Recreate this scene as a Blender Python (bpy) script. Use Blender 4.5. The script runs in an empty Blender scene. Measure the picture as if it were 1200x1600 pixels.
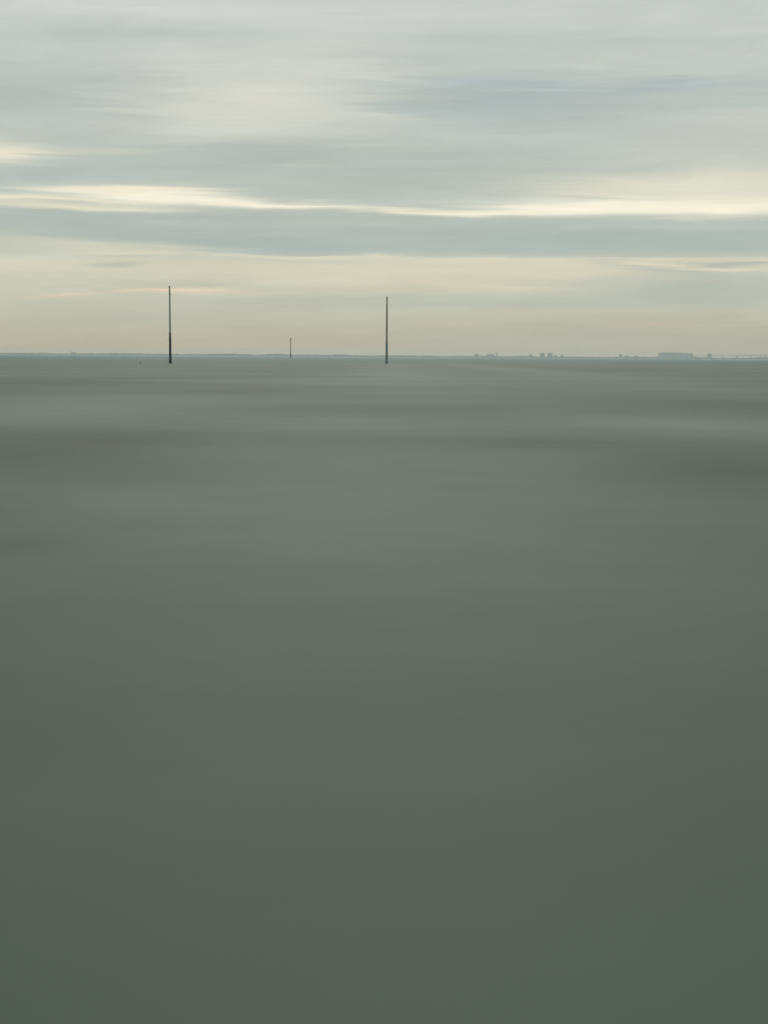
import bpy, bmesh, math, random
from mathutils import Vector, Matrix, noise
random.seed(7)
scene = bpy.context.scene
COL = scene.collection

# ------------------------------------------------------------------ camera
cam_data = bpy.data.cameras.new('camera')
cam_data.sensor_fit = 'VERTICAL'
cam_data.sensor_height = 36.0
cam_data.lens = 50.0
cam_data.clip_start = 0.1
cam_data.clip_end = 60000.0
cam = bpy.data.objects.new('camera', cam_data)
COL.objects.link(cam)
cam.matrix_world = (Matrix.Translation((0, 0, 1.7))
                    @ Matrix.Rotation(math.radians(90 - 6.2253), 4, 'X')
                    @ Matrix.Rotation(math.radians(0.36), 4, 'Z'))
scene.camera = cam

# ------------------------------------------------------------------ view, render
vs = scene.view_settings
scene.display_settings.display_device = 'sRGB'
vs.view_transform = 'Standard'
vs.look = 'None'
vs.gamma = 1.0
vs.use_curve_mapping = False
vs.exposure = 0.0
scene.cycles.volume_bounces = 1
scene.cycles.max_bounces = 4
scene.cycles.use_denoising = True

# ------------------------------------------------------------------ sun (overcast: weak and very soft)
SUN_EL, SUN_AZ = 44.0, -1.0          # degrees; azimuth measured from +Y (ahead) to the right
sd = bpy.data.lights.new('sun', 'SUN')
sd.energy = SUN_E = 0.9
sd.angle = math.radians(25)
sd.color = (1.0, 0.95, 0.86)
sun = bpy.data.objects.new('sun', sd)
COL.objects.link(sun)
_s = Vector((math.sin(math.radians(SUN_AZ)) * math.cos(math.radians(SUN_EL)),
             math.cos(math.radians(SUN_AZ)) * math.cos(math.radians(SUN_EL)),
             math.sin(math.radians(SUN_EL))))
sun.rotation_euler = _s.to_track_quat('Z', 'Y').to_euler()
sun.location = _s * 200


# ------------------------------------------------------------------ node helpers
def lin(c):
    out = []
    for v in c[:3]:
        v = v / 255.0
        out.append(v / 12.92 if v <= 0.04045 else ((v + 0.055) / 1.055) ** 2.4)
    return tuple(out)


class NT:
    """thin wrapper that adds nodes and links"""
    def __init__(self, tree):
        self.t = tree

    def n(self, kind, **kw):
        nd = self.t.nodes.new(kind)
        for k, v in kw.items():
            setattr(nd, k, v)
        return nd

    def put(self, sock, v):
        if isinstance(v, bpy.types.NodeSocket):
            self.t.links.new(v, sock)
        else:
            sock.default_value = v

    def math(self, op, a, b=0.0, c=None, clamp=False):
        nd = self.n('ShaderNodeMath', operation=op, use_clamp=clamp)
        self.put(nd.inputs[0], a)
        self.put(nd.inputs[1], b)
        if c is not None:
            self.put(nd.inputs[2], c)
        return nd.outputs[0]

    def xyz(self, x, y, z=0.0):
        nd = self.n('ShaderNodeCombineXYZ')
        for i, v in enumerate((x, y, z)):
            self.put(nd.inputs[i], v)
        return nd.outputs[0]

    def sep(self, v):
        nd = self.n('ShaderNodeSeparateXYZ')
        self.put(nd.inputs[0], v)
        return nd.outputs

    def noise(self, vec, scale=1.0, detail=3.0, rough=0.5, dist=0.0):
        nd = self.n('ShaderNodeTexNoise')
        nd.noise_dimensions = '3D'
        self.put(nd.inputs['Vector'], vec)
        nd.inputs['Scale'].default_value = scale
        nd.inputs['Detail'].default_value = detail
        nd.inputs['Roughness'].default_value = rough
        nd.inputs['Distortion'].default_value = dist
        return nd.outputs[0]

    def mix(self, fac, a, b, blend='MIX'):
        nd = self.n('ShaderNodeMix', data_type='RGBA', blend_type=blend)
        self.put(nd.inputs[0], fac)
        for s, v in ((nd.inputs[6], a), (nd.inputs[7], b)):
            if isinstance(v, tuple) and len(v) == 3:
                v = v + (1.0,)
            self.put(s, v)
        return nd.outputs[2]

    def ramp(self, fac, stops, interp='LINEAR'):
        nd = self.n('ShaderNodeValToRGB')
        cr = nd.color_ramp
        cr.interpolation = interp
        while len(cr.elements) > 1:
            cr.elements.remove(cr.elements[-1])
        for i, (p, c) in enumerate(stops):
            e = cr.elements[0] if i == 0 else cr.elements.new(p)
            e.position = p
            e.color = tuple(c) + (1.0,)
        self.put(nd.inputs[0], fac)
        return nd.outputs[0]


def make_patch_group():
    """soft elongated patch: inputs U V and centre, half sizes, slope, power -> mask 0..1"""
    g = bpy.data.node_groups.new('soft_patch', 'ShaderNodeTree')
    for nm in ('U', 'V', 'cu', 'cv', 'su', 'up', 'down', 'slope', 'power'):
        g.interface.new_socket(nm, in_out='INPUT', socket_type='NodeSocketFloat')
    g.interface.new_socket('mask', in_out='OUTPUT', socket_type='NodeSocketFloat')
    b = NT(g)
    i = b.n('NodeGroupInput').outputs
    o = b.n('NodeGroupOutput')
    du = b.math('SUBTRACT', i['U'], i['cu'])
    dv = b.math('SUBTRACT', b.math('SUBTRACT', i['V'], i['cv']), b.math('MULTIPLY', du, i['slope']))
    above = b.math('GREATER_THAN', dv, 0.0)
    sv = b.math('ADD', b.math('MULTIPLY', above, i['up']),
                b.math('MULTIPLY', b.math('SUBTRACT', 1.0, above), i['down']))
    eu = b.math('DIVIDE', du, i['su'])
    ev = b.math('DIVIDE', dv, sv)
    r2 = b.math('ADD', b.math('MULTIPLY', eu, eu), b.math('MULTIPLY', ev, ev))
    m = b.math('EXPONENT', b.math('MULTIPLY', b.math('POWER', r2, i['power']), -1.0))
    b.put(o.inputs[0], m)
    return g


PATCH = make_patch_group()


def patch(b, U, V, p):
    nd = b.n('ShaderNodeGroup')
    nd.node_tree = PATCH
    b.put(nd.inputs['U'], U)
    b.put(nd.inputs['V'], V)
    for k, v in zip(('cu', 'cv', 'su', 'up', 'down', 'slope', 'power'), p):
        nd.inputs[k].default_value = v
    return nd.outputs[0]


# ------------------------------------------------------------------ sky: Nishita behind a layered overcast
SKY_STRENGTH = 0.1
# (azimuth, elevation, half width, up, down, slope, edge power, colour, amount), degrees
CLOUDS = [
    (-6.83, 13.03, 6.55, 0.403, 0.353, 0.0039, 1.0, (213, 215, 209), 0.80),
    (-9.29, 12.10, 5.04, 0.252, 0.302, 0.0390, 1.0, (184, 193, 188), 0.70),
    (-13.90, 9.71, 6.55, 1.260, 1.134, 0.0274, 1.0, (181, 190, 185), 0.90),
    (-4.62, 9.83, 4.79, 1.562, 1.210, 0.0667, 1.2, (222, 221, 207), 0.95),
    (-6.10, 11.39, 5.54, 0.756, 0.756, 0.0262, 1.0, (209, 213, 206), 0.60),
    (4.91, 9.95, 6.30, 1.134, 1.310, -0.0090, 1.3, (175, 186, 184), 0.90),
    (12.27, 9.93, 6.55, 0.504, 0.454, -0.0021, 1.0, (181, 189, 185), 0.70),
    (8.59, 11.42, 6.05, 0.202, 0.252, 0.0330, 1.0, (200, 206, 197), 0.70),
    (6.12, 12.16, 5.54, 0.302, 0.302, -0.0167, 1.0, (184, 193, 187), 0.60),
    (2.40, 10.56, 4.03, 0.101, 0.126, 0.0168, 1.0, (172, 186, 190), 0.60),
    (9.84, 10.34, 6.05, 0.101, 0.126, -0.0154, 1.0, (170, 184, 187), 0.60),
    (-0.86, 10.74, 2.27, 0.126, 0.176, -0.0481, 1.0, (216, 217, 207), 0.75),
    (-1.10, 9.40, 1.76, 0.202, 0.227, -0.0673, 1.0, (216, 216, 203), 0.70),
    (0.16, 8.21, 2.27, 0.101, 0.101, 0.0053, 1.0, (208, 210, 196), 0.80),
    (-10.81, 7.88, 2.27, 0.126, 0.151, 0.0318, 1.0, (221, 218, 200), 0.85),
    (-15.13, 7.56, 2.02, 0.454, 0.504, 0.0412, 1.0, (240, 233, 208), 0.95),
    (-4.37, 7.75, 8.32, 0.655, 0.554, -0.0033, 1.4, (178, 187, 180), 0.90),
    (-3.11, 7.43, 1.26, 0.101, 0.101, 0.0128, 1.0, (198, 202, 192), 0.70),
    (-13.48, 6.91, 5.04, 0.454, 0.403, 0.0346, 1.3, (180, 189, 184), 0.90),
    (2.44, 7.20, 5.80, 1.008, 1.008, 0.0005, 1.2, (181, 189, 181), 0.80),
    (13.53, 7.78, 4.03, 0.454, 0.504, 0.0232, 1.0, (202, 205, 194), 0.80),
    (12.38, 6.50, 7.31, 0.706, 0.706, 0.0111, 1.3, (224, 221, 201), 0.95),
    (9.68, 7.19, 2.77, 0.151, 0.176, -0.0153, 1.0, (191, 197, 187), 0.60),
    (10.08, 10.73, 5.04, 0.088, 0.101, 0.0113, 1.0, (197, 205, 198), 0.60),
    (12.44, 12.17, 3.78, 0.151, 0.151, 0.0076, 1.0, (205, 210, 202), 0.60),
    (6.40, 10.27, 3.28, 0.063, 0.063, -0.0046, 1.0, (193, 202, 196), 0.60),
    (-1.12, 12.65, 3.78, 0.202, 0.202, -0.0090, 1.0, (208, 211, 204), 0.60),
    (0.39, 11.54, 3.28, 0.151, 0.176, -0.0146, 1.0, (189, 197, 191), 0.60),
    (12.76, 9.56, 3.28, 0.126, 0.126, -0.0313, 1.0, (179, 188, 184), 0.60),
    (3.93, 8.60, 4.03, 0.101, 0.126, -0.0045, 1.0, (197, 203, 194), 0.50),
    (-5.62, 8.21, 2.77, 0.101, 0.126, 0.0004, 1.0, (171, 182, 177), 0.50),
    (-8.86, 7.24, 3.02, 0.126, 0.151, -0.0039, 1.0, (172, 183, 180), 0.50),
    (-0.09, 7.68, 3.28, 0.126, 0.151, -0.0133, 1.0, (190, 197, 188), 0.50),
    (5.47, 6.46, 2.77, 0.176, 0.202, 0.0244, 1.0, (176, 186, 180), 0.60),
    (-13.98, 5.94, 6.05, 0.151, 0.227, 0.0017, 1.2, (247, 239, 213), 0.90),
    (-8.87, 6.13, 3.78, 0.252, 0.202, -0.0266, 1.2, (255, 250, 230), 1.00),
    (-9.48, 6.41, 2.39, 0.151, 0.202, 0.0245, 1.1, (251, 240, 214), 0.85),
    (-11.33, 5.68, 3.78, 0.101, 0.126, -0.0040, 1.2, (246, 239, 212), 0.80),
    (-4.38, 5.97, 4.28, 0.113, 0.126, -0.0301, 1.2, (252, 245, 222), 0.90),
    (0.94, 5.75, 3.78, 0.045, 0.066, -0.0152, 1.0, (238, 233, 209), 0.80),
    (-13.02, 5.88, 3.02, 0.063, 0.076, 0.0096, 1.0, (191, 197, 187), 0.70),
    (1.95, 5.97, 1.51, 0.126, 0.126, -0.0074, 1.0, (196, 200, 190), 0.60),
    (7.24, 5.84, 3.78, 0.227, 0.277, -0.0069, 1.2, (255, 250, 230), 1.00),
    (12.88, 5.80, 5.80, 0.252, 0.328, -0.0319, 1.4, (252, 246, 222), 0.95),
    (4.48, 5.70, 3.02, 0.101, 0.126, -0.0018, 1.3, (246, 241, 217), 0.95),
    (8.96, 6.19, 2.77, 0.063, 0.063, -0.0306, 1.0, (184, 192, 182), 0.90),
    (9.94, 6.42, 4.54, 0.202, 0.202, -0.0135, 1.0, (222, 220, 200), 0.70),
    (13.81, 6.64, 5.29, 0.605, 0.454, -0.0022, 1.2, (227, 224, 206), 0.80),
    (13.11, 6.08, 4.79, 0.202, 0.202, -0.0185, 1.0, (244, 240, 216), 0.70),
    (-7.64, 4.83, 12.10, 0.554, 0.655, -0.0370, 2.2, (178, 188, 181), 0.95),
    (7.51, 4.68, 13.10, 0.655, 0.756, -0.0047, 2.4, (177, 187, 180), 0.95),
    (9.50, 4.52, 4.03, 0.403, 0.454, -0.0071, 1.0, (170, 186, 177), 0.70),
    (-8.88, 5.16, 3.53, 0.101, 0.126, -0.0096, 1.0, (193, 200, 191), 0.60),
    (0.44, 5.23, 4.03, 0.126, 0.151, 0.0052, 1.0, (188, 197, 189), 0.60),
    (-3.11, 4.80, 3.02, 0.126, 0.151, -0.0091, 1.0, (186, 195, 188), 0.50),
    (5.01, 4.19, 3.78, 0.126, 0.151, -0.0004, 1.0, (170, 182, 178), 0.50),
    (11.93, 5.13, 3.28, 0.126, 0.151, -0.0327, 1.0, (188, 197, 190), 0.60),
    (-5.14, 4.30, 5.54, 0.252, 0.302, -0.0069, 1.3, (170, 182, 178), 0.75),
    (-13.52, 5.24, 4.03, 0.353, 0.403, -0.0022, 1.3, (179, 188, 181), 0.80),
    (-11.84, 4.19, 5.04, 0.227, 0.353, -0.0488, 1.5, (209, 208, 188), 0.85),
    (-9.88, 3.96, 2.27, 0.076, 0.076, 0.0181, 1.1, (219, 215, 193), 0.80),
    (-2.61, 3.93, 4.03, 0.050, 0.101, -0.0056, 1.4, (225, 219, 193), 0.80),
    (4.25, 3.82, 4.03, 0.050, 0.126, 0.0011, 1.2, (225, 219, 193), 0.70),
    (2.49, 3.37, 8.32, 0.454, 0.504, 0.0035, 1.3, (217, 211, 188), 0.70),
    (-10.88, 3.52, 1.89, 0.088, 0.088, 0.0179, 1.2, (186, 190, 174), 0.85),
    (-10.38, 3.83, 1.51, 0.050, 0.050, 0.0183, 1.0, (188, 192, 178), 0.60),
    (12.97, 2.78, 5.80, 0.655, 0.857, 0.0255, 1.4, (183, 190, 179), 1.00),
    (10.02, 3.51, 2.27, 0.126, 0.151, -0.0844, 1.2, (182, 189, 178), 0.80),
    (13.19, 3.61, 1.76, 0.076, 0.076, -0.0085, 1.2, (180, 187, 178), 0.80),
    (10.26, 3.63, 1.51, 0.076, 0.076, -0.0253, 1.2, (222, 217, 194), 0.80),
    (13.67, 3.46, 2.02, 0.063, 0.063, -0.0084, 1.2, (226, 220, 196), 0.85),
    (11.97, 3.77, 4.28, 0.050, 0.050, -0.0178, 1.2, (220, 215, 192), 0.80),
    (2.49, 2.86, 3.78, 0.101, 0.126, -0.0158, 1.0, (222, 214, 190), 0.50),
    (6.29, 3.07, 2.27, 0.076, 0.076, -0.0295, 1.0, (207, 205, 186), 0.60),
    (9.04, 3.10, 1.76, 0.151, 0.252, 0.0475, 1.0, (196, 199, 184), 0.60),
    (13.23, 2.24, 3.28, 0.151, 0.202, -0.0029, 1.0, (179, 188, 175), 0.60),
    (11.50, 3.18, 2.02, 0.101, 0.101, -0.0553, 1.0, (200, 202, 186), 0.50),
    (-7.66, 2.75, 3.28, 0.101, 0.126, -0.0073, 1.2, (191, 194, 178), 0.75),
    (-7.91, 2.53, 1.76, 0.063, 0.063, 0.0223, 1.1, (242, 215, 184), 0.95),
    (-12.12, 2.29, 2.52, 0.050, 0.050, 0.0552, 1.2, (221, 208, 183), 0.70),
    (-6.15, 2.47, 2.77, 0.063, 0.076, 0.0108, 1.0, (218, 209, 186), 0.60),
    (-1.07, 2.21, 8.32, 0.227, 0.302, 0.0068, 1.3, (190, 194, 178), 0.75),
    (7.06, 2.20, 7.56, 0.252, 0.302, 0.0014, 1.3, (186, 191, 177), 0.80),
    (-7.67, 1.65, 8.32, 0.302, 0.353, 0.0101, 1.2, (186, 188, 172), 0.50),
    (11.06, 1.33, 2.27, 0.101, 0.101, 0.0018, 1.0, (203, 190, 170), 0.60),
    (2.51, 1.35, 2.27, 0.151, 0.151, -0.0444, 1.0, (202, 192, 172), 0.50),
    (-11.41, 0.62, 6.55, 0.202, 0.227, 0.0085, 1.0, (190, 178, 160), 0.60),
    (9.59, 0.80, 8.32, 0.655, 0.756, 0.0039, 1.4, (181, 181, 164), 0.75),
    (-1.07, 0.31, 3.53, 0.227, 0.227, 0.0063, 1.0, (186, 178, 158), 0.40),
    (10.32, 1.30, 2.27, 0.076, 0.076, 0.0021, 1.0, (200, 188, 168), 0.50),
]
BASE = [
    (-0.01, (194, 176, 142)),
    (0.22, (193, 178, 148)),
    (0.45, (190, 180, 158)),
    (0.83, (190, 183, 164)),
    (1.46, (193, 191, 172)),
    (2.22, (199, 199, 181)),
    (2.98, (209, 207, 187)),
    (3.60, (214, 211, 190)),
    (3.90, (196, 200, 187)),
    (4.23, (180, 189, 181)),
    (5.22, (182, 190, 182)),
    (6.45, (185, 193, 184)),
    (7.68, (188, 195, 187)),
    (8.88, (197, 202, 193)),
    (11.26, (198, 204, 196)),
    (13.57, (201, 206, 199)),
]


def build_sky():
    w = bpy.data.worlds.new('World')
    scene.world = w
    w.cycles.sampling_method = 'MANUAL'
    w.cycles.sample_map_resolution = 512
    w.use_nodes = True
    t = w.node_tree
    t.nodes.clear()
    b = NT(t)
    d = b.n('ShaderNodeTexCoord').outputs['Generated']
    sx, sy, sz = b.sep(d)[:3]
    az = b.math('DEGREES', b.math('ARCTAN2', sx, sy))
    el = b.math('DEGREES', b.math('ARCSINE', sz))
    # drawn-out streaks and slow billows, so no edge is an exact curve
    w1 = b.noise(b.xyz(b.math('MULTIPLY', az, 0.16), b.math('MULTIPLY', el, 0.9), 3.1), 1.0, 3, 0.55)
    w2 = b.noise(b.xyz(b.math('MULTIPLY', az, 0.14), b.math('MULTIPLY', el, 4.5), 9.7), 1.0, 3, 0.6)
    w3 = b.noise(b.xyz(b.math('MULTIPLY', az, 0.12), b.math('MULTIPLY', el, 0.5), 21.0), 1.0, 2, 0.5)
    V = b.math('ADD', el, b.math('ADD', b.math('MULTIPLY', b.math('SUBTRACT', w1, 0.5), 0.55),
                                 b.math('MULTIPLY', b.math('SUBTRACT', w2, 0.5), 0.22)))
    U = b.math('ADD', az, b.math('ADD', b.math('MULTIPLY', b.math('SUBTRACT', w3, 0.5), 2.0),
                                 b.math('MULTIPLY', b.math('SUBTRACT', w2, 0.5), 7.0)))
    f = b.math('DIVIDE', b.math('ADD', V, 1.0), 16.0, clamp=True)
    col = b.ramp(f, [(min(1, max(0, (e + 1) / 16.0)), lin(c)) for e, c in BASE])
    for p in CLOUDS:
        m = patch(b, U, V, p[:7])
        col = b.mix(b.math('MULTIPLY', m, p[8]), col, lin(p[7]))
    # overcast structure over the whole dome, seen in a cloud plane overhead
    h = b.math('ADD', b.math('MAXIMUM', sz, 0.0), 0.10)
    px = b.math('DIVIDE', sx, h)
    py = b.math('DIVIDE', sy, h)
    n1 = b.noise(b.xyz(b.math('MULTIPLY', px, 0.55), b.math('MULTIPLY', py, 1.6), 0.0), 1.0, 4, 0.55)
    lean = b.math('SUBTRACT', el, b.math('MULTIPLY', az, b.math('MULTIPLY', b.math('SUBTRACT', w3, 0.38), 0.22)))
    n2 = b.noise(b.xyz(b.math('MULTIPLY', az, 0.14), b.math('MULTIPLY', lean, 4.2), 5.0), 1.0, 4, 0.6)
    n3 = b.noise(b.xyz(b.math('MULTIPLY', az, 0.20), b.math('MULTIPLY', lean, 1.5), 13.0), 1.0, 5, 0.58, 0.5)
    k = b.math('ADD', b.math('ADD', 0.975, b.math('MULTIPLY', b.math('SUBTRACT', n3, 0.5), 0.19)), b.math('ADD', b.math('MULTIPLY', b.math('SUBTRACT', n1, 0.5), 0.16),
                                  b.math('MULTIPLY', b.math('SUBTRACT', n2, 0.5), 0.15)))
    col = b.mix(1.0, col, b.xyz(k, k, k), 'MULTIPLY')
    vm = b.n('ShaderNodeVectorMath', operation='SCALE')
    b.put(vm.inputs[0], col)
    vm.inputs['Scale'].default_value = 1.0 / SKY_STRENGTH
    st = b.n('ShaderNodeTexSky', sky_type='NISHITA')
    st.sun_disc = False
    st.sun_elevation = math.radians(SUN_EL)
    st.sun_rotation = math.radians(SUN_AZ)
    mixed = b.mix(0.97, st.outputs[0], vm.outputs[0])
    bg = b.n('ShaderNodeBackground')
    b.put(bg.inputs[0], mixed)
    bg.inputs[1].default_value = SKY_STRENGTH
    b.put(b.n('ShaderNodeOutputWorld').inputs[0], bg.outputs[0])


build_sky()


# ------------------------------------------------------------------ material helpers
def new_mat(name):
    m = bpy.data.materials.new(name)
    m.use_nodes = True
    t = m.node_tree
    b = NT(t)
    bsdf = next(n for n in t.nodes if n.type == 'BSDF_PRINCIPLED')
    return m, b, bsdf


def weathered(name, c, var=0.35, scale=(3, 3, 0.6), rough=0.8, metallic=0.0, bump=0.3, dark=None):
    """paint, timber or masonry with streaky wear"""
    m, b, s = new_mat(name)
    o = b.n('ShaderNodeTexCoord').outputs['Object']
    x, y, z = b.sep(o)[:3]
    v = b.xyz(b.math('MULTIPLY', x, scale[0]), b.math('MULTIPLY', y, scale[1]), b.math('MULTIPLY', z, scale[2]))
    n = b.noise(v, 1.0, 5, 0.6)
    dk = dark if dark else tuple(q * (1 - var) for q in c)
    lt = tuple(min(1, q * (1 + var * 0.6)) for q in c)
    b.put(s.inputs['Base Color'], b.ramp(n, [(0.3, dk), (0.5, c), (0.72, lt)]))
    s.inputs['Roughness'].default_value = rough
    s.inputs['Metallic'].default_value = metallic
    bp = b.n('ShaderNodeBump')
    bp.inputs['Strength'].default_value = bump
    bp.inputs['Distance'].default_value = 0.02
    b.put(bp.inputs['Height'], n)
    b.put(s.inputs['Normal'], bp.outputs[0])
    return m


# paler and darker bands set into the water colour and roughness: (x, y, half width, far, near, slope, power, amount), metres on the sea
TONE_BANDS = [
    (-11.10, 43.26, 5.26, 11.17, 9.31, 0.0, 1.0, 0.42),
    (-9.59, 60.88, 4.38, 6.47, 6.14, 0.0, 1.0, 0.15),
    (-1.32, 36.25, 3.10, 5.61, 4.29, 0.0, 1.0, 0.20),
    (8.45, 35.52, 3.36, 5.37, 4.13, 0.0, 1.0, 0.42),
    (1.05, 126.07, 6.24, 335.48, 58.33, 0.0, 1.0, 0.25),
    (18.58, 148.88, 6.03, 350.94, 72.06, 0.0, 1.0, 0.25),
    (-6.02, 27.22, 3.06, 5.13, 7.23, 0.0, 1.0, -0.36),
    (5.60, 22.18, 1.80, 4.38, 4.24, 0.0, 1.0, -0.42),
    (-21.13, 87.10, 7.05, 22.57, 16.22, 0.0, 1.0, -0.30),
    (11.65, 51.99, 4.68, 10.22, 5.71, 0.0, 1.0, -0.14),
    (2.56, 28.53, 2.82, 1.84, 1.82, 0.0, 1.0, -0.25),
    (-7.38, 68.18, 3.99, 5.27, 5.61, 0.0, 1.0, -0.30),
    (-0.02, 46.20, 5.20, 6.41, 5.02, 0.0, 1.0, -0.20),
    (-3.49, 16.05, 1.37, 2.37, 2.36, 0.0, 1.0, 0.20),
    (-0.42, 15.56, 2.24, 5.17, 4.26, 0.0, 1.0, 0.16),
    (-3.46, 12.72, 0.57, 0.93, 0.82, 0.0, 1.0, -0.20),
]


def water_material():
    m, b, s = new_mat('turbid_water')
    p = b.n('ShaderNodeNewGeometry').outputs['Position']
    x, y, z = b.sep(p)[:3]
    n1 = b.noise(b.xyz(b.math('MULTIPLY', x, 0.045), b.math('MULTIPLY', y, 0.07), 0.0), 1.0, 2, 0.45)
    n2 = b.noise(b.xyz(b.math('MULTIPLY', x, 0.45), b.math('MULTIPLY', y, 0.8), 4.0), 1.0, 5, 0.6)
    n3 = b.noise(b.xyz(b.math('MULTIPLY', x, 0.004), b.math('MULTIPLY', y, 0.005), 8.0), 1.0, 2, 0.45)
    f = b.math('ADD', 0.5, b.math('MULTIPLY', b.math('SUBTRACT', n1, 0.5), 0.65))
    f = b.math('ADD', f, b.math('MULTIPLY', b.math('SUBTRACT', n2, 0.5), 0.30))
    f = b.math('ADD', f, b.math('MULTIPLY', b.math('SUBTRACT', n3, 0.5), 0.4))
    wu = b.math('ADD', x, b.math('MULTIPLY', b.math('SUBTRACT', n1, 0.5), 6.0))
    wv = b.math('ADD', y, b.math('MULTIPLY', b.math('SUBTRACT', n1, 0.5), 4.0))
    for q in TONE_BANDS:
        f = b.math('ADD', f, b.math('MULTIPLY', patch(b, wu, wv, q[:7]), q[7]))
    # water colour: dark olive at low tone, paler grey-green at high tone
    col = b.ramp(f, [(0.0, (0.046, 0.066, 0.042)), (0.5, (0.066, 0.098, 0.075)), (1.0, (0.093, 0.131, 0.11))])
    # with distance the water colour blends to blue-green
    far_mix = b.n('ShaderNodeMapRange', interpolation_type='SMOOTHSTEP')
    b.put(far_mix.inputs['Value'], b.math('ADD', y, b.math('MULTIPLY', b.math('SUBTRACT', n3, 0.5), 300.0)))
    far_mix.inputs['From Min'].default_value = 250.0
    far_mix.inputs['From Max'].default_value = 900.0
    col = b.mix(far_mix.outputs[0], col, (0.034, 0.115, 0.105))
    b.put(s.inputs['Base Color'], col)
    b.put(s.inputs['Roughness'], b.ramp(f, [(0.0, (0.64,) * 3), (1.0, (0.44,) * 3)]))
    s.inputs['IOR'].default_value = 1.333
    s.inputs['Specular IOR Level'].default_value = 0.26
    return m


# ------------------------------------------------------------------ mesh helpers
def link(name, bm, mat, parent=None, smooth=False):
    me = bpy.data.meshes.new(name)
    bm.to_mesh(me)
    bm.free()
    if smooth:
        for pl in me.polygons:
            pl.use_smooth = True
    if mat:
        me.materials.append(mat)
    o = bpy.data.objects.new(name, me)
    COL.objects.link(o)
    if parent:
        o.parent = parent
    return o


def thing(name, label, cat, loc, rz=0.0, group=None):
    o = bpy.data.objects.new(name, None)
    o.empty_display_size = 1.0
    COL.objects.link(o)
    o.location = loc
    o.rotation_euler = (0, 0, rz)
    o['label'] = label
    o['category'] = cat
    if group:
        o['group'] = group
    return o


def dup(root, loc, label, rz=0.0, scale=None):
    r = root.copy()
    COL.objects.link(r)
    r.location = loc
    r.rotation_euler = (0, 0, rz)
    r['label'] = label
    if scale:
        r.scale = scale
    for ch in list(root.children):
        c = ch.copy()
        COL.objects.link(c)
        c.parent = r
        for gch in list(ch.children):
            d = gch.copy()
            COL.objects.link(d)
            d.parent = c
    return r


def lathe(prof, seg=20, bm=None, wob=0.0, seed=0.0, cx=0.0, cy=0.0):
    """prof: list of (radius, z) from bottom to top; closed at both ends"""
    bm = bm or bmesh.new()
    rings = []
    for r, z in prof:
        ring = []
        for i in range(seg):
            a = 2 * math.pi * i / seg
            rr = r
            if wob:
                rr += wob * noise.noise(Vector((math.cos(a) * 1.5 + seed, math.sin(a) * 1.5, z * 2.2)))
            ring.append(bm.verts.new((cx + rr * math.cos(a), cy + rr * math.sin(a), z)))
        rings.append(ring)
    for r0, r1 in zip(rings, rings[1:]):
        for i in range(seg):
            j = (i + 1) % seg
            bm.faces.new((r0[i], r0[j], r1[j], r1[i]))
    bm.faces.new(list(reversed(rings[0])))
    bm.faces.new(rings[-1])
    return bm


def box(x0, x1, y0, y1, z0, z1, bm=None):
    bm = bm or bmesh.new()
    v = [bm.verts.new((x, y, z)) for z in (z0, z1) for y in (y0, y1) for x in (x0, x1)]
    for f in ((0, 2, 3, 1), (4, 5, 7, 6), (0, 1, 5, 4), (2, 6, 7, 3), (0, 4, 6, 2), (1, 3, 7, 5)):
        bm.faces.new([v[i] for i in f])
    return bm


def tube(p, q, r, bm, seg=8):
    p, q = Vector(p), Vector(q)
    d = (q - p).normalized()
    a = d.orthogonal().normalized()
    c = d.cross(a)
    R = []
    for e in (p, q):
        R.append([bm.verts.new(e + r * (math.cos(2 * math.pi * i / seg) * a + math.sin(2 * math.pi * i / seg) * c))
                  for i in range(seg)])
    for i in range(seg):
        j = (i + 1) % seg
        bm.faces.new((R[0][i], R[0][j], R[1][j], R[1][i]))
    bm.faces.new(list(reversed(R[0])))
    bm.faces.new(R[1])
    return bm


# ------------------------------------------------------------------ the sea
def build_sea():
    def spaced(n, k, L):
        return [L * math.sinh(k * (2 * i / (n - 1) - 1)) / math.sinh(k) for i in range(n)]
    xs = spaced(261, 9.0, 6760.0)
    ys = spaced(361, 9.0, 6760.0)
    bm = bmesh.new()
    grid = []
    for y in ys:
        row = []
        for x in xs:
            r = math.hypot(x, y)
            a = 0.018 * max(0.0, 1 - r / 140.0)
            z = a * (math.sin(y * 0.9 + 0.25 * x + 1.5 * noise.noise(Vector((x * .08, y * .08, 0))))
                     + 1.2 * noise.noise(Vector((x * 0.16, y * 0.42, 2.0)))) if a > 0 else 0.0
            row.append(bm.verts.new((x, y, z)))
        grid.append(row)
    for r0, r1 in zip(grid, grid[1:]):
        for i in range(len(xs) - 1):
            bm.faces.new((r0[i], r0[i + 1], r1[i + 1], r1[i]))
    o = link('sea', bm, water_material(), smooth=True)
    o['kind'] = 'structure'


build_sea()


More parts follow.
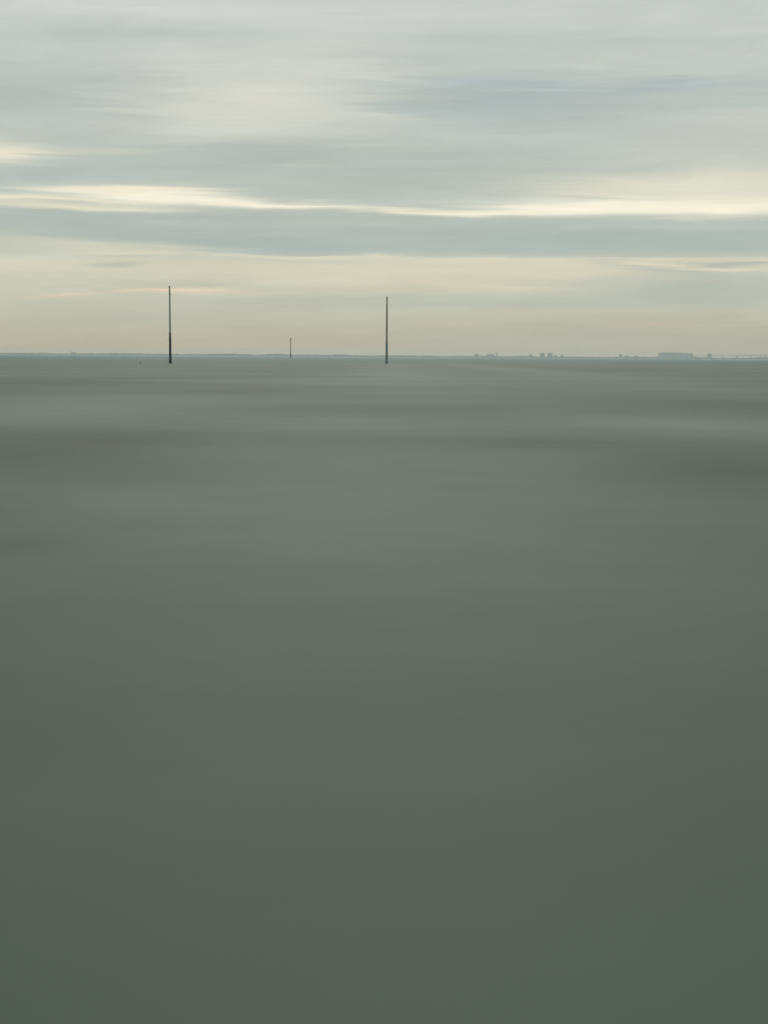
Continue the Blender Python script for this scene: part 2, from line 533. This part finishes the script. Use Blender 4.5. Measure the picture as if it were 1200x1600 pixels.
# ------------------------------------------------------------------ far shore
M_land = weathered('salt_marsh', (0.17, 0.19, 0.17), 0.4, (0.02, 0.02, 0.02), 0.95, bump=0)
M_wood = weathered('distant_foliage', (0.085, 0.125, 0.135), 0.3, (0.05, 0.05, 0.05), 0.95, bump=0)  # haze partly put into the colour: foliage made paler and bluer
M_conc = weathered('pale_cladding', (0.32, 0.39, 0.43), 0.15, (0.05, 0.05, 0.01), 0.8, bump=0)
M_conc2 = weathered('grey_concrete', (0.32, 0.36, 0.38), 0.2, (0.05, 0.05, 0.03), 0.85, bump=0)
M_roof = weathered('dark_roofing', (0.17, 0.18, 0.19), 0.3, (0.05, 0.05, 0.05), 0.8, bump=0)
M_glass = weathered('dark_window_glass', (0.05, 0.06, 0.07), 0.2, (0.2, 0.2, 0.2), 0.15, bump=0)
M_brick = weathered('brown_brick', (0.22, 0.18, 0.16), 0.3, (0.1, 0.1, 0.1), 0.9, bump=0)

# (x, height of the tree line above the water) along the shore
RIDGE = [
    (-1367, 9.4),
    (-1231, 9.4),
    (-1185, 8.3),
    (-1026, 9.8),
    (-969, 11.5),
    (-912, 10.5),
    (-799, 9.4),
    (-685, 9.6),
    (-617, 11.0),
    (-537, 11.5),
    (-458, 9.2),
    (-401, 11.4),
    (-367, 12.1),
    (-322, 10.1),
    (-276, 10.6),
    (-208, 10.1),
    (-151, 11.8),
    (-94, 9.3),
    (-49, 7.3),
    (-4, 8.0),
    (87, 8.6),
    (201, 7.9),
    (269, 7.5),
    (315, 8.9),
    (405, 10.1),
    (474, 10.1),
    (542, 8.0),
    (633, 9.3),
    (701, 6.8),
    (815, 8.2),
    (905, 8.7),
    (974, 9.6),
    (1098, 10.4),
    (1133, 8.3),
    (1178, 8.2),
    (1224, 7.1),
    (1314, 7.7),
    (1328, 11.8),
    (1360, 11.6),
    (1428, 13.1),
]


def ridge_h(x):
    for (x0, h0), (x1, h1) in zip(RIDGE, RIDGE[1:]):
        if x0 <= x <= x1:
            return h0 + (h1 - h0) * (x - x0) / (x1 - x0)
    return RIDGE[0][1] if x < RIDGE[0][0] else RIDGE[-1][1]


SHORE_Y = 5000.0


def build_shore():
    bm = bmesh.new()
    rows = []
    xs = [-2600 + 20 * i for i in range(261)]
    for x in xs:
        n = noise.noise(Vector((x * 0.004, 1.3, 0)))
        y0 = SHORE_Y + 18 * n
        prof = [(0, -0.8), (14, 1.2), (60, 2.4), (160, 2.6), (700, 2.4), (1600, 2.0), (1700, -0.9)]
        rows.append([bm.verts.new((x, y0 + dy, z + 0.3 * noise.noise(Vector((x * .02, dy * .02, 5.)))))
                     for dy, z in prof])
    for r0, r1 in zip(rows, rows[1:]):
        for i in range(len(r0) - 1):
            bm.faces.new((r0[i], r1[i], r1[i + 1], r0[i + 1]))
    o = link('far_shore', bm, M_land, smooth=True)
    o['kind'] = 'structure'
    # woodland along it: thousands of uneven crowns reading as one hazy mass
    bm = bmesh.new()
    rnd = random.Random(5)
    x = -2550.0
    base = bmesh.new()
    bmesh.ops.create_icosphere(base, subdivisions=1, radius=1.0)
    bv = [v.co.copy() for v in base.verts]
    bf = [[v.index for v in f.verts] for f in base.faces]
    base.free()
    while x < 2550:
        hmax = ridge_h(x)
        lump = 0.92 + 0.30 * noise.noise(Vector((x * 0.017, 7.7, 0))) + 0.10 * noise.noise(Vector((x * .09, 2, 0)))
        for k in range(3):
            h = max(1.2, (hmax - 1.0) * lump * rnd.uniform(0.72, 1.02))
            rx, ry, rz = rnd.uniform(4, 8), rnd.uniform(4, 8), h * 0.62
            cx, cy = x + rnd.uniform(-7, 7), SHORE_Y + 60 + k * 35 + rnd.uniform(-12, 12)
            cz = 1.2 + h - rz
            vs_ = [bm.verts.new((cx + v.x * rx * rnd.uniform(.8, 1.15), cy + v.y * ry,
                                 cz + v.z * rz * rnd.uniform(.82, 1.0))) for v in bv]
            for f in bf:
                bm.faces.new([vs_[i] for i in f])
        x += rnd.uniform(4.0, 7.5)
    o = link('distant_woodland', bm, M_wood)
    o['kind'] = 'stuff'
    o['label'] = 'low hazy strip of trees along the far shore under the horizon'
    o['category'] = 'woodland'


build_shore()


def windows(parent, x0, x1, z0, z1, yf, nx, nz, mat=M_glass, fill=0.6, hfill=0.5):
    """recessed-look window panes set proud of the front wall, one object each, sharing a mesh"""
    sx, sz = (x1 - x0) / nx, (z1 - z0) / nz
    bm = box(-sx * fill / 2, sx * fill / 2, -0.12, 0.05, -sz * hfill / 2, sz * hfill / 2)
    first = None
    for j in range(nz):
        for i in range(nx):
            if first is None:
                o = first = link('window', bm, mat, parent)
            else:
                o = first.copy()
                COL.objects.link(o)
            o.location = (x0 + sx * (i + .5), yf, z0 + sz * (j + .5))


def block(name, label, cat, x, w, h, depth=14.0, y=5035.0, mat=M_conc2, nx=5, nz=4, roofbox=True, group=None):
    t = thing(name, label, cat, (x, y, 1.0), 0.0, group)
    link('wall', box(-w / 2, w / 2, 0, depth, -0.6, h), mat, t)
    r = link('roof', box(-w / 2 - .3, w / 2 + .3, -.3, depth + .3, h, h + 0.5), M_roof, t)
    if roofbox:
        link('plant_room', box(-w * .18, w * .2, depth * .3, depth * .7, h + 0.5, h + 2.4), mat, r)
    windows(t, -w / 2 + .6, w / 2 - .6, 0.6, h - 0.3, 0.0, nx, nz)
    return t


def house(name, label, x, w, h, ridge, y=5030.0, mat=M_brick):
    t = thing(name, label, 'house', (x, y, 1.0), 0.0, 'small houses on the far shore')
    link('wall', box(-w / 2, w / 2, 0, 8, -0.6, h), mat, t)
    bm = bmesh.new()
    o = 0.4
    a = [bm.verts.new(q) for q in ((-w / 2 - o, -o, h), (w / 2 + o, -o, h), (w / 2 + o, 8 + o, h), (-w / 2 - o, 8 + o, h),
                                   (-w / 2 - o, 4, h + ridge), (w / 2 + o, 4, h + ridge))]
    for f in ((0, 1, 5, 4), (2, 3, 4, 5), (0, 4, 3), (1, 2, 5), (3, 2, 1, 0)):
        bm.faces.new([a[i] for i in f])
    r = link('roof', bm, M_roof, t)
    link('chimney', box(w * .3, w * .3 + 1, 3.5, 4.5, h + ridge * .5, h + ridge + 1.2), mat, r)
    windows(t, -w / 2 + .5, w / 2 - .5, 0.4, h, 0.0, 3, 2, fill=.4)
    return t


block('low_block', 'low pale grey block left of the flat-topped water tower', 'building', 322.2, 15.8, 10.7, nx=4, nz=2)
block('office_block', 'wide grey block directly beside the flat-topped water tower', 'building', 370.7, 27.0, 11.2, nx=7, nz=2)
block('tower_block', 'pale tower block on the far shore, left one of the close pair', 'tower block', 554.3, 15.8, 16.0, nx=4, nz=4, group='pair of tower blocks')
block('tower_block', 'pale tower block on the far shore, right one of the close pair', 'tower block', 581.3, 15.8, 17.1, nx=4, nz=4, group='pair of tower blocks')
block('low_block', 'low grey block just left of the close pair of tower blocks', 'building', 512.7, 13.5, 10.6, nx=3, nz=2)
block('low_block', 'low grey block alone on the empty shore between tower blocks and warehouse', 'building', 830.5, 9.0, 13.3, nx=3, nz=2)
block('tower_block', 'single square tower block standing beside the start of the long bridge', 'tower block', 1143.1, 12.4, 18.1, nx=4, nz=4)
house('house', 'tiny house standing first to the right of the pair of tower blocks', 598.4, 11.0, 6.1, 3.7)
house('house', 'small house on the shore, second to the right of the pair of tower blocks', 623.2, 10.0, 7.0, 4.3)
house('house', 'small wide house right of the lone low grey block', 850.9, 16.0, 6.5, 4.0)
house('house', 'tiny house on the bare shore well left of the warehouse', 882.4, 9.0, 6.9, 4.2)

def warehouse():
    t = thing('warehouse', 'long pale blue-grey flat-roofed warehouse, largest building on the far shore', 'warehouse', (970.0, 5020, 1.0))
    L1, L2, h1, h2 = 69.9, 110.4, 21.7, 19.4
    link('wall', box(0, L1, 0, 60, -0.6, h1), M_conc, t)
    link('low_wing', box(L1, L2, 2, 55, -0.6, h2), M_conc, t)
    r = link('roof', box(-.4, L1 + .4, -.4, 60.4, h1, h1 + .7), M_roof, t)
    link('roof_vent', box(L1 * .55, L1 * .62, 20, 26, h1 + .7, h1 + 1.6), M_roof, r)
    link('roof', box(L1 + .41, L2 + .4, 1.6, 55.4, h2, h2 + .6), M_roof, t)
    first = None
    for i in range(5):
        if first is None:
            o = first = link('loading_door', box(0, 6, -.15, .05, -.3, 4.5), M_roof, t)
        else:
            o = first.copy(); COL.objects.link(o)
        o.location = (5 + 11 * i, 0, 0)
    first = None
    for i in range(9):
        if first is None:
            o = first = link('window_band', box(0, 5, -.12, .05, h1 * .72, h1 * .80), M_glass, t)
        else:
            o = first.copy(); COL.objects.link(o)
        o.location = (2 + 6.3 * i, 0, 0)
    link('stair_tower', box(L2 - 9, L2 - 1, -3, 1.99, -.6, h2 + .9), M_conc2, t)


def water_tower():
    h = 17.5
    t = thing('water_tower', 'small flat-topped water tower on a narrow stem above the tree line', 'water tower', (393.1, 5050, 1.0))
    link('stem', lathe([(2.4, -.6), (2.0, 2), (1.8, h - 3.2)], 16), M_conc2, t, True)
    link('tank', lathe([(1.8, h - 3.2), (6.0, h - 2.2), (6.4, h - .3), (6.0, h)], 20), M_conc2, t)
    link('mast', tube((0, 0, h), (0, 0, h + 1.6), .12, bmesh.new()), M_steel_far, t)


def church():
    h = 13.1
    t = thing('church', 'tiny church with a short square tower at far left of the shore', 'church', (-1106.9, 5055, 1.0))
    tw = link('tower', box(-2.6, 2.6, 0, 5.2, -.6, h - 1.4), M_conc2, t)
    link('cap_roof', lathe([(3.5, h - 1.4), (.2, h + .4)], 4, cy=2.6), M_roof, tw)
    link('nave', box(2.61, 14, .5, 7, -.6, h * .5), M_conc2, t)
    bm = bmesh.new()
    a = [bm.verts.new(q) for q in ((2.62, 0, h * .5), (14.3, 0, h * .5), (14.3, 7.5, h * .5), (2.62, 7.5, h * .5), (2.62, 3.75, h * .78), (14.3, 3.75, h * .78))]
    for f in ((0, 1, 5, 4), (2, 3, 4, 5), (0, 4, 3), (1, 2, 5), (3, 2, 1, 0)):
        bm.faces.new([a[i] for i in f])
    link('roof', bm, M_roof, t)


def bridge():
    zt, x0, x1 = 15.5, 1116.3, 2300.0
    t = thing('road_bridge', 'long low road bridge on slender piers at the far right', 'bridge', (0, 5110, 0))
    bm = bmesh.new()
    # deck rises gently from the bank, then runs level
    st = [(x0 - 60, 3.2), (x0 - 25, zt - 3.6), (x0 + 5, zt - 2.2), (x0 + 60, zt - .6), (x0 + 130, zt), (x1, zt)]
    rr = []
    for x, z in st:
        rr.append([bm.verts.new((x, y, zz)) for y, zz in ((0, z - 1.9), (12, z - 1.9), (12, z), (0, z))])
    for a, c in zip(rr, rr[1:]):
        for i in range(4):
            j = (i + 1) % 4
            bm.faces.new((a[i], a[j], c[j], c[i]))
    bm.faces.new(rr[0][::-1]); bm.faces.new(rr[-1])
    link('deck', bm, M_conc2, t)
    for y in (0.15, 11.6):
        link('parapet', box(x0 + 131, x1, y, y + .25, zt, zt + 1.0), M_conc2, t)
    xs = [1208, 1259, 1310]
    while xs[-1] < x1 - 60:
        xs.append(xs[-1] + 51)
    first = None
    for x in xs:
        if first is None:
            o = first = link('pier', box(-1.1, 1.1, 1.5, 10.5, -1.2, zt - 1.9), M_conc2, t)
        else:
            o = first.copy(); COL.objects.link(o)
        o.location = (x, 0, 0)


M_steel_far = M_roof
warehouse()
water_tower()
church()
bridge()



# ------------------------------------------------------------------ navigation posts in the water
M_greypaint = weathered('faded_grey_green_paint', (0.28, 0.35, 0.30), 0.35, (5, 5, 0.5), 0.7)
M_dark = weathered('wet_weeded_timber', (0.006, 0.026, 0.036), 0.5, (6, 6, 1.5), 0.85, bump=0.8)
M_band = weathered('dark_band_paint', (0.045, 0.055, 0.045), 0.3, (5, 5, 2), 0.7)
M_band2 = weathered('brown_band_paint', (0.18, 0.16, 0.12), 0.3, (5, 5, 2), 0.7)
M_brown = weathered('weathered_brown_timber', (0.22, 0.185, 0.155), 0.35, (5, 5, 0.4), 0.8)
M_pale = weathered('bleached_timber', (0.34,0.29,0.245), 0.3, (5, 5, 0.5), 0.8)
M_green = weathered('algae_on_timber', (0.145, 0.19, 0.18), 0.4, (5, 5, 1.0), 0.75, bump=0.6)
M_rust = weathered('faded_red_paint', (0.60, 0.38, 0.33), 0.35, (2, 2, 0.5), 0.75)
M_red = weathered('red_topmark_paint', (0.42, 0.03, 0.045), 0.3, (2, 2, 1), 0.6)
M_buoy = weathered('dull_brown_red_paint', (0.10, 0.055, 0.045), 0.3, (8, 8, 8), 0.7)
M_steel = weathered('dull_steel', (0.14, 0.15, 0.15), 0.3, (4, 4, 2), 0.5, metallic=0.6)


def taper(r0, r1, h, z0, z1, n):
    """radius of a straight taper r0..r1 over 0..h, sampled z0..z1"""
    return [(r0 + (r1 - r0) * (z0 + (z1 - z0) * i / n) / h, z0 + (z1 - z0) * i / n) for i in range(n + 1)]


def step_irons(parent, z0, z1, r0, r1, h, mat, step=0.6):
    first = None
    z, k = z0, 0
    while z < z1:
        r = r0 + (r1 - r0) * z / h
        s = 1 if k % 2 else -1
        if first is None:
            bm = bmesh.new()
            tube((0, 0, 0), (0.16, 0, 0), 0.013, bm)
            tube((0.147, 0, -0.012), (0.147, 0, 0.06), 0.013, bm)
            o = first = link('step_iron', bm, mat, parent)
        else:
            o = first.copy()
            COL.objects.link(o)
        # on the back of the post, one each side
        o.location = (s * r * 0.35, r * 0.92, z)
        o.rotation_euler = (0, 0, math.radians(90 - s * 18))
        z += step
        k += 1


def left_post():
    H, R0, R1 = 16.26, 0.271, 0.146
    t = thing('channel_post', 'tall grey-green post with its lower third black, leftmost pole in the water',
              'marker post', (-45.86, 305.58, 0), 0.3, 'tall marker posts standing in the sea')
    s = link('shaft', lathe(taper(R0, R1, H, 5.70, H - 0.02, 24), 24, wob=.008), M_greypaint, t, True)
    link('dark_base', lathe([(r + .012 + (.02 if i < 9 else 0), z) for i, (r, z) in
                             enumerate(taper(R0, R1, H, -1.0, 5.70, 30))], 24, wob=.03, seed=4), M_dark, t, True)
    lap = link('tar_line', lathe([(r + .006, z) for r, z in taper(R0, R1, H, 5.70, 6.54, 6)], 24, wob=.012, seed=9), M_band, t, True)
    for i, z in enumerate((H - 0.25, H - 0.95, H - 1.65)):
        r = R0 + (R1 - R0) * z / H
        link('band', lathe([(r + .004, z), (r + .018, z + .02), (r + .016, z + .23), (r + .002, z + .25)], 24), M_band, t, True)
    link('cap', lathe([(R1 + .02, H - .0), (R1 + .03, H + .03), (R1 + .015, H + .08), (.03, H + .11)], 24), M_band, t, True)
    step_irons(t, 6.0, H - 2.2, R0, R1, H, M_steel)


def right_post():
    H, R0, R1 = 16.53, 0.290, 0.169
    t = thing('channel_post', 'tall brown timber post with a dull green base, rightmost pole in the water',
              'marker post', (0.42, 357.78, 0), -0.2, 'tall marker posts standing in the sea')
    link('shaft', lathe(taper(R0, R1, H, 8.05, H, 24), 24, wob=.008, seed=2), M_brown, t, True)
    link('pale_section', lathe([(r + .003, z) for r, z in taper(R0, R1, H, 5.64, 8.05, 8)], 24, wob=.008, seed=3), M_pale, t, True)
    link('weedy_base', lathe([(r + .012, z) for r, z in taper(R0, R1, H, -1.0, 5.64, 24)], 24, wob=.03, seed=6), M_green, t, True)
    link('waterline_collar', lathe([(R0 + .03, -.9), (R0 + .05, 0.1), (R0 + .05, .8), (R0 + .015, 1.1)], 24, wob=.03, seed=8), M_green, t, True)
    for z in (H - 2.35, H - 4.0):
        r = R0 + (R1 - R0) * z / H
        link('band', lathe([(r + .004, z), (r + .016, z + .02), (r + .016, z + .30), (r + .002, z + .32)], 24), M_band2, t, True)
    link('cap', lathe([(R1 + .01, H), (R1 + .02, H + .03), (R1, H + .08), (.04, H + .1)], 24), M_band, t, True)
    step_irons(t, 6.0, H - 1.0, R0, R1, H, M_steel)


def red_beacon():
    H, R0, R1 = 15.85, 0.525, 0.442
    t = thing('beacon', 'slim faded red pole topped by a dark red can, between two taller posts',
              'beacon', (-80.72, 1224.71, 0), 0.0)
    link('shaft', lathe(taper(R0, R1, H, 4.42, H, 16), 20), M_rust, t, True)
    link('dark_base', lathe([(r + .02, z) for r, z in taper(R0, R1, H, -1.0, 4.42, 12)], 20, wob=.04), M_green, t, True)
    tm = link('topmark', lathe([(.18, H), (.62, H + .02), (.66, H + .08), (.66, H + 1.05), (.62, H + 1.1), (.1, H + 1.13)], 24), M_red, t, True)
    link('lantern', lathe([(.10, H + 1.13), (.12, H + 1.3), (.10, H + 1.42), (.03, H + 1.46)], 12), M_steel, tm, True)
    bm = bmesh.new()
    for i in range(int((H - 4.8) / .45)):
        tube((-.14, R0 + .14, 4.2 + .45 * i), (.14, R0 + .14, 4.2 + .45 * i), .015, bm, 6)
    tube((-.15, R0 + .14, 4.0), (-.15, R0 + .14, H - .2), .02, bm, 6)
    tube((.15, R0 + .14, 4.0), (.15, R0 + .14, H - .2), .02, bm, 6)
    link('ladder', bm, M_rust, t)


def buoy():
    t = thing('mooring_buoy', 'tiny dark buoy with a short stick, floating left of the grey-green post', 'buoy', (-49.48, 289.54, 0), 0.0)
    link('float', lathe([(.05, -.16), (.13, -.08), (.155, .02), (.13, .12), (.06,   .18), (.03, .2)], 16), M_buoy, t, True)
    s = link('stick', tube((0, 0, .15), (.02, 0, .46), .022, bmesh.new()), M_dark, t)
    link('flag', box(.0, .13, -.004, .004, .34, .46), M_dark, s)


left_post()
right_post()
red_beacon()
buoy()

# ------------------------------------------------------------------ sea haze
M_haze = bpy.data.materials.new('sea_haze')
M_haze.use_nodes = True
_t = M_haze.node_tree
_t.nodes.clear()
_v = _t.nodes.new('ShaderNodeVolumePrincipled')
_v.inputs['Color'].default_value = (0.88, 0.94, 0.95, 1)
_v.inputs['Density'].default_value = 0.00017
_v.inputs['Anisotropy'].default_value = 0.5
_o = _t.nodes.new('ShaderNodeOutputMaterial')
_t.links.new(_v.outputs[0], _o.inputs['Volume'])
hz = link('haze', box(-6800, 6800, -6800, 6800, -2.0, 23.6), M_haze)
hz['kind'] = 'stuff'
hz['label'] = 'pale sea haze softening the far shore'
hz['category'] = 'haze'
